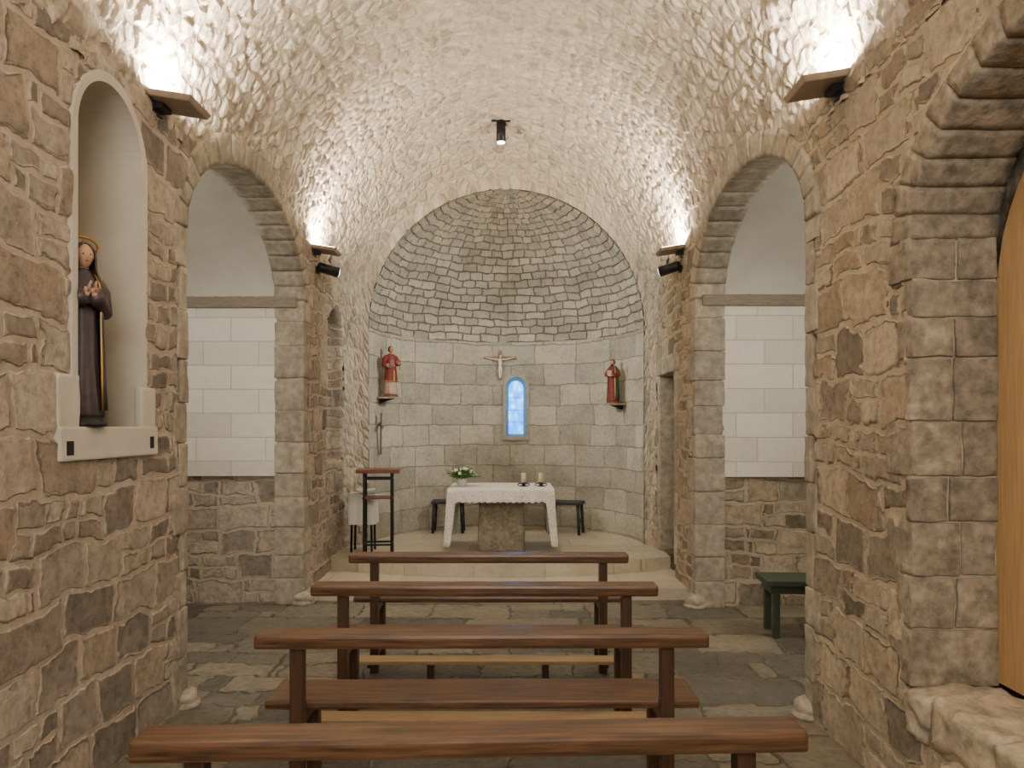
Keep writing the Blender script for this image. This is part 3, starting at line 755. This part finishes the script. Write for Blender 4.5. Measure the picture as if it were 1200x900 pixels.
def figure(name, label, loc, rotz, Hs, robe, over, style, base_h=.05, wid=1.0):
    T = thing(name, label, 'statue', loc, rotz)
    b0 = base_h*Hs
    bw = .17*wid
    bm = bmesh.new(); lathe(bm, [(0, bw*Hs, bw*.88*Hs), (b0*.3, bw*Hs, bw*.88*Hs), (b0*.5, bw*.88*Hs, bw*.8*Hs), (b0, bw*.9*Hs, bw*.82*Hs)], 8); mk('base', bm, M_black if style == 'nun' else M_brownw, parent=T)
    h = Hs-b0; z = lambda f: b0+f*h
    hh = h*.068
    bm = bmesh.new()
    hc = (0, -.02*h, z(.93))
    ball(bm, hc, hh, (.76, .9, 1.08), seg=28, fn=headf)
    for s in (-1, 1):
        ball(bm, (hc[0]+s*.25*hh, hc[1]-.76*hh, hc[2]+.10*hh), .09*hh, (1.4, .7, .8), mi=1, seg=8)
        ball(bm, (hc[0]+s*.74*hh, hc[1]+.05*hh, hc[2]), .16*hh, (.5, 1, 1.4), seg=8)
    ball(bm, (hc[0], hc[1]-.86*hh, hc[2]-.46*hh), .1*hh, (1.8, .7, .6), mi=2, seg=8)
    tube(bm, [(0, 0, z(.78)), (0, -.005*h, z(.85)), (0, -.012*h, z(.90))], [.05*h, .03*h, .034*h], 14)
    if style == 'nun': el = [((.155*wid, .0, .62)), ((-.155*wid, .0, .62))]; wr = [(.02, -.13, .70), (-.02, -.13, .70)]; hd = [(-.08, -.35, .9), (.08, -.35, .9)]
    elif style == 'deacon': el = [(.165, -.0, .64), (-.165, -.01, .62)]; wr = [(.12, -.13, .68), (-.07, -.14, .58)]; hd = [(.0, -.7, .7), (.6, -.5, .1)]
    else: el = [(.17, .0, .63), (-.16, -.01, .63)]; wr = [(.08, -.15, .62), (-.09, -.15, .66)]; hd = [(-.7, -.5, .2), (.4, -.8, .3)]
    Z = lambda q: (q[0]*h, q[1]*h, z(q[2]))
    for i, s in enumerate((1, -1)):
        dv = Vector(hd[i]).normalized(); w = Vector(Z(wr[i]))
        tube(bm, [Z((0, 0, .79)), Z((s*.10*wid, 0, .78)), Z(el[i]), w, w+dv*.01*h], [.03*h, .03*h, .022*h, .017*h, .016*h], 10)
        hand(bm, w, dv, .085*h, (0, 0, 1) if abs(dv.z) < .6 else (0, -1, .3))
    mk('body', bm, [M_skin, M_eye, M_lip], parent=T, smooth=True)
    fold = lambda t, zz: 1+(.055*max(0, 1-(zz-b0)/(h*.75)))*math.sin(t*9+2*math.sin(t*2)+zz*6/h)+.02*math.sin(t*17+1)*max(0, 1-(zz-b0)/(h*.6))
    pr = [(0, .145, .115), (.02, .15, .12), (.15, .132, .105), (.3, .118, .095), (.45, .112, .088), (.58, .10, .075), (.66, .105, .076), (.74, .118, .078), (.79, .118, .07), (.825, .09, .055), (.85, .045, .042), (.86, .036, .036)]
    pr = [(a, x*(wid if a < .84 else 1), y*(wid if a < .84 else 1)) for a, x, y in pr]
    bm = bmesh.new(); lathe(bm, [(z(a), x*h, y*h) for a, x, y in pr], 72, fold=fold)
    for i, s in enumerate((1, -1)):
        sh = (s*.095*wid, 0, .79); e = Z(el[i]); w = Vector(Z(wr[i]))
        tube(bm, [Z(sh), (s*.14*h*wid, 0, z(.73)), e, Vector(e)*.3+w*.7, w], [.042*h, .045*h, .045*h, .047*h, .05*h], 16)
    mk('robe', bm, robe, parent=T, smooth=True)
    if style == 'deacon':
        bm = bmesh.new()
        pr2 = [(.26, .15, .125), (.3, .146, .12), (.45, .13, .105), (.58, .118, .09), (.68, .12, .088), (.76, .13, .088), (.80, .125, .078), (.83, .085, .058), (.85, .05, .046)]
        lathe(bm, [(z(a), x*h, y*h) for a, x, y in pr2], 72, fold=fold)
        for i, s in enumerate((1, -1)):
            e = Vector(Z(el[i])); tube(bm, [Z((s*.1, 0, .79)), (s*.145*h, 0, z(.73)), e, e*.55+Vector(Z(wr[i]))*.45], [.048*h, .056*h, .06*h, .066*h], 16)
        mk('tunic', bm, over, parent=T, smooth=True)
        bm = bmesh.new(); lathe(bm, [(z(.262), .155*h, .13*h), (z(.285), .153*h, .128*h)], 72, fold=fold)
        addbox(bm, -.012*h, .012*h, -.13*h, -.092*h, z(.28), z(.5))
        mk('trim', bm, M_gold, parent=T)
        bm = bmesh.new(); lathe(bm, [(z(.835), .068*h, .056*h), (z(.855), .052*h, .05*h)], 40); mk('collar', bm, M_gold, parent=T)
    else:
        rows = [(.04, .165, .135), (.2, .16, .13), (.4, .15, .12), (.58, .145, .11), (.7, .15, .105), (.78, .14, .09), (.83, .10, .07), (.86, .05, .05)]
        if style == 'nun': rows = [(a, x*.97*wid, y*.97*wid) for a, x, y in rows[:-1]]
        bm = bmesh.new(); n = 48; R = []
        for a, x, y in rows:
            rr = []
            for k in range(n+1):
                t = -pi*.5+.75+(2*pi-1.5-(.9 if a < .6 else 0))*k/n; f = fold(t, z(a))*1.02
                rr.append(bm.verts.new((x*h*f*math.cos(t), y*h*f*math.sin(t), z(a))))
            R.append(rr)
        for p_, q_ in zip(R, R[1:]):
            for k in range(n):
                f = bm.faces.new((p_[k], p_[k+1], q_[k+1], q_[k]))
                if k in (0, n-1): f.material_index = 1
        o = mk('cloak', bm, [over, M_gold], parent=T, smooth=True); sm = o.modifiers.new('s', 'SOLIDIFY'); sm.thickness = .008*h; sm.offset = 0
    bm = bmesh.new()
    if style == 'nun':
        n = 40; R = []
        for a, rx, ry, gap in ((.66, .14*wid, .10*wid, 1.0), (.76, .14*wid, .095*wid, .95), (.81, .118*wid, .088, .9), (.85, .075, .072, .95), (.89, .065, .072, .98), (.93, .064, .074, .95), (.97, .058, .068, .85), (.995, .04, .048, .5), (1.008, .012, .014, .1)):
            rr = []
            for k in range(n+1):
                t = -pi/2+gap+(2*pi-2*gap)*k/n; rr.append(bm.verts.new((rx*h*math.cos(t), ry*h*math.sin(t)-.01*h*(a > .86), z(a))))
            R.append(rr)
        for p_, q_ in zip(R, R[1:]):
            for k in range(n): bm.faces.new((p_[k], p_[k+1], q_[k+1], q_[k]))
        o = mk('veil', bm, M_veil, parent=T, smooth=True); sm = o.modifiers.new('s', 'SOLIDIFY'); sm.thickness = .01*h; sm.offset = 0
        bm = bmesh.new(); K = 40
        pts = [(.088*h*math.cos(2*pi*k/K), .02*h-.088*h*math.sin(2*pi*k/K)*.35, z(.975)+.088*h*math.sin(2*pi*k/K)*.55+.02*h) for k in range(K+1)]
        tube(bm, pts, [.007*h]*(K+1), 8); tube(bm, [(0, .07*h, z(.93)), (0, .05*h, z(.97))], [.005*h]*2, 6)
        mk('halo', bm, M_gold, parent=T)
    else:
        ball(bm, (0, .0, z(.945)), hh*1.06, (.86, .95, 1.0), seg=24, fn=lambda p: Vector((p.x, max(p.y, -.45) if p.z < .55 else p.y*.9, p.z if p.z > -.75 else -.75))*(1+.05*noise.noise(p*5)))
        if style == 'apostle':
            ball(bm, (0, hc[1]-.45*hh, hc[2]-.78*hh), hh*.5, (1, .8, .9), seg=14)
        mk('hair', bm, M_hair, parent=T, smooth=True)
    if style == 'deacon':
        bm = bmesh.new(); addbox(bm, -.13*h, -.02*h, -.175*h, -.145*h, z(.57), z(.70), bev=.004*h); mk('book', bm, M_brownw, parent=T)
        bm = bmesh.new(); tube(bm, [(.12*h, -.16*h, z(.5)), (.13*h, -.17*h, z(.72)), (.16*h, -.15*h, z(.98))], [.007*h, .007*h, .004*h], 6)
        mk('palm_branch', bm, M_gold, parent=T)
    if style == 'apostle':
        bm = bmesh.new(); addbox(bm, -.05*h, .07*h, -.19*h, -.15*h, z(.6), z(.74), bev=.004*h); mk('book', bm, M_alb, parent=T)
    return T
figure('saint_statue', 'dark blue cloaked saint statue with gold halo, praying in niche', (XL-.035, 3.315, 1.602), math.radians(48), .80, M_under, M_navy, 'nun', wid=.76)
def bracket(x, y, ang, z, lab):
    T = thing('wall_bracket', lab, 'bracket', (x, y, z), ang)
    bm = bmesh.new(); addbox(bm, -.10, .10, -.10, .15, -.022, 0, bev=.005); mk('shelf', bm, M_dress, parent=T)
    bm = bmesh.new(); t = prism_x([(.14, -.022), (-.04, -.022), (.14, -.08)], -.015, .015); merge(bm, t); mk('support', bm, M_black, parent=T)
def onwall(px, off):
    r = (px-597)/F
    lo, hi = AY, AY+AR
    for _ in range(40):
        d = (lo+hi)/2
        if (r*d-AC)**2+(d-AY)**2 < (AR-off)**2: lo = d
        else: hi = d
    return r*d, d, math.atan2(d-AY, r*d-AC)-pi/2
x, y, a = onwall(458, .15)
figure('saint_statue', 'painted deacon saint statue in red tunic over pale alb', (x, y, 1.955), a*.55, .60, M_alb, M_red, 'deacon')
bracket(x, y, a, 1.955, 'small stone wall bracket under red-tunic statue')
x, y, a = onwall(718, .15)
figure('saint_statue', 'painted bearded saint statue in red robe and green cloak', (x, y, 1.885), a*.55, .53, M_red, M_grn, 'apostle')
bracket(x, y, a, 1.885, 'small stone wall bracket under green-cloaked statue')

T = thing('crucifix', 'wooden crucifix with ivory corpus on apse wall', 'crucifix', (-.125, 10.13, 2.30))
bm = bmesh.new(); addbox(bm, -.018, .018, -.012, .03, -.07, .33, bev=.002); addbox(bm, -.22, .22, -.012, .012, .213, .247, bev=.002); mk('cross', bm, M_pale, parent=T)
bm = bmesh.new()
tube(bm, [(0, -.03, .08), (0, -.034, .12), (0, -.036, .17), (0, -.034, .205), (0, -.036, .22)], [.018, .02, .026, .02, .01], 12)
ball(bm, (.006, -.045, .24), .018, (.85, 1, 1.15), seg=12)
for s in (-1, 1):
    tube(bm, [(s*.01, -.034, .20), (s*.08, -.03, .205), (s*.14, -.026, .22), (s*.185, -.022, .228)], [.012, .009, .007, .005], 8)
    ball(bm, (s*.19, -.02, .23), .009, (1.3, .6, .8), seg=8)
    tube(bm, [(s*.01, -.032, .09), (s*.014, -.05, .03), (s*.006, -.03, -.03), (s*.003, -.04, -.045)], [.014, .011, .007, .005], 8)
mk('corpus', bm, M_ivory, parent=T, smooth=True)
bm = bmesh.new(); lathe(bm, [(.055, .02, .017), (.08, .024, .02), (.1, .021, .018)], 16, c=(0, -.035)); mk('loincloth', bm, M_cloth, parent=T)
x, y, a = onwall(444, .02)
T = thing('wooden_cross', 'small plain dark wooden cross leaning on apse wall', 'cross', (x, y, 1.27), a+.5)
bm = bmesh.new(); R = Matrix.Rotation(math.radians(-10), 4, 'Y'); addbox(bm, -.02, .02, -.03, -.01, 0, .5, bev=.003, mat=R); addbox(bm, -.12, .12, -.032, -.012, .33, .37, bev=.003, mat=R)
mk('cross', bm, simple('grey_brown_wood', srgb(110, 96, 78), .7), parent=T)

T = thing('low_bench', 'dark green painted wooden bench against side chapel wall', 'bench', (1.93, 5.62, 0), math.radians(-4))
box('seat', 0, 1.2, 0, .36, .40, .445, mats=M_green, parent=T, bev=.008)
box('apron', .04, 1.16, .04, .32, .34, .40, mats=M_green, parent=T, bev=.004)
for xx in (.08, 1.12):
    for yy in (.06, .30):
        bm = bmesh.new(); addbox(bm, xx-.025, xx+.025, yy-.025, yy+.025, 0, .34, bev=.004); mk('leg', bm, M_green, parent=T)

# ---------------- luminaires and added fill lights ----------------
def area(loc, rot, size, power, col, sy=None):
    l = bpy.data.lights.new('lamp', 'AREA'); l.energy = power; l.color = col; l.size = size
    if sy: l.shape = 'RECTANGLE'; l.size_y = sy
    o = bpy.data.objects.new('area_light', l); C.objects.link(o); o.location = loc; o.rotation_euler = rot
    return o
WARM = (1, .88, .72)
def uplight(s, y, z, pw):
    X = XL if s < 0 else XR
    T = thing('floodlight', 'flat grey-brown uplight floodlight bracketed to stone wall', 'lamp', (X, y, z), group='uplights on the nave walls')
    R = Matrix.Rotation(-s*math.radians(9), 4, 'Y')
    bm = bmesh.new(); M = Matrix.Translation((-s*.125, 0, .0)) @ R
    addbox(bm, -.105, .105, -.12, .12, -.032, 0, bev=.006, taper=1.12, mat=M)
    mk('housing', bm, M_lampbody, parent=T)
    bm = bmesh.new(); addbox(bm, -.095, .095, -.11, .11, .001, .006, mat=M); mk('glass', bm, M_glow, parent=T)
    bm = bmesh.new(); addbox(bm, min(0, -s*.06), max(0, -s*.06), -.05, .05, -.05, -.01, bev=.003); addbox(bm, min(s*.03, -s*.012), max(s*.03, -s*.012), -.06, .06, -.07, .03, bev=.003); mk('bracket', bm, M_black, parent=T)
    L = area((-s*.09, 0, .035), (pi, s*math.radians(4), 0), .14, pw, WARM, .2); L.parent = T
for s in (-1, 1):
    uplight(s, 3.93 if s < 0 else 3.72, 3.30, 100)
    uplight(s, 7.1, 3.28, 72)
    uplight(s, .6, 3.33, 66)
def spotfix(s, y, z, aim, pw):
    X = XL if s < 0 else XR
    T = thing('spotlight', 'black cylindrical spotlight on wall below floodlight', 'lamp', (X, y, z), group='black spotlights towards the apse')
    bm = bmesh.new(); addbox(bm, -.03*(s > 0)-.0, .03*(s < 0), -.03, .03, -.03, .03); cyl(bm, (0, 0, 0), (-s*.12, 0, 0), .012, seg=10); mk('mount', bm, M_black, parent=T)
    d = (Vector(aim)-Vector((X-s*.13, y, z))).normalized(); c = Vector((-s*.13, 0, 0))
    bm = bmesh.new(); tube(bm, [c-d*.12, c-d*.11, c+d*.08], [.035, .045, .05], 24); mk('housing', bm, M_black, parent=T)
    bm = bmesh.new(); tube(bm, [c+d*.0805, c+d*.084], [.044, .044], 24); mk('lens', bm, M_glowc, parent=T)
    l = bpy.data.lights.new('spot', 'SPOT'); l.energy = pw; l.color = (.92, 1, .98); l.spot_size = math.radians(74); l.spot_blend = 1; l.shadow_soft_size = .04
    o = bpy.data.objects.new('spot_light', l); C.objects.link(o); o.parent = T; o.location = c+d*.11; o.rotation_euler = d.to_track_quat('-Z', 'Y').to_euler()
spotfix(-1, 7.2, 3.10, (1.4, 9.4, 2.45), 235)
spotfix(1, 7.15, 3.10, (-1.5, 9.4, 2.45), 235)
T = thing('ceiling_spotlight', 'black cylinder spotlight hanging from vault crown', 'lamp', (-.09, 8.0, 4.87))
bm = bmesh.new(); addbox(bm, -.10, .10, -.015, .015, -.02, .06, bev=.004); cyl(bm, (0, 0, -.02), (0, 0, -.06), .012, seg=10); mk('mount', bm, M_black, parent=T)
bm = bmesh.new(); cyl(bm, (0, 0, -.03), (0, 0, -.24), .05, seg=28); mk('housing', bm, M_black, parent=T)
bm = bmesh.new(); cyl(bm, (0, 0, -.241), (0, 0, -.246), .042, seg=24); mk('lens', bm, M_glowc, parent=T)
l = bpy.data.lights.new('spot', 'SPOT'); l.energy = 110; l.color = (1, .96, .9); l.spot_size = math.radians(70); l.spot_blend = .8; l.shadow_soft_size = .05
o = bpy.data.objects.new('spot_light', l); C.objects.link(o); o.parent = T; o.location = (0, 0, -.27)
area((-3.6, 5.2, 2.9), (0, math.radians(-50), 0), .8, 28, (1, .96, .88))  # unseen soft light added to brighten the left chapel, no fixture
area((3.4, 5.1, 2.9), (0, math.radians(50), 0), .8, 28, (1, .96, .88))  # same added light, without a fixture, for the right chapel
area((-.1, -1.6, 3.3), (math.radians(80), 0, 0), 2.0, 150, (1, .94, .85))  # large fill light added behind the camera, not a real lamp

w = bpy.data.worlds.new('world'); bpy.context.scene.world = w; w.use_nodes = True
w.node_tree.nodes['Background'].inputs[0].default_value = (1, .9, .75, 1); w.node_tree.nodes['Background'].inputs[1].default_value = .05

# ---------------- camera ----------------
cam = bpy.data.cameras.new('camera'); co = bpy.data.objects.new('camera', cam); C.objects.link(co)
co.location = (0, 0, H); co.rotation_euler = (pi/2, 0, 0)
cam.sensor_fit = 'HORIZONTAL'; cam.sensor_width = 36; cam.lens = 36*F/1200
cam.shift_x = 3/1200; cam.shift_y = 50/1200; cam.clip_start = .05
bpy.context.scene.camera = co
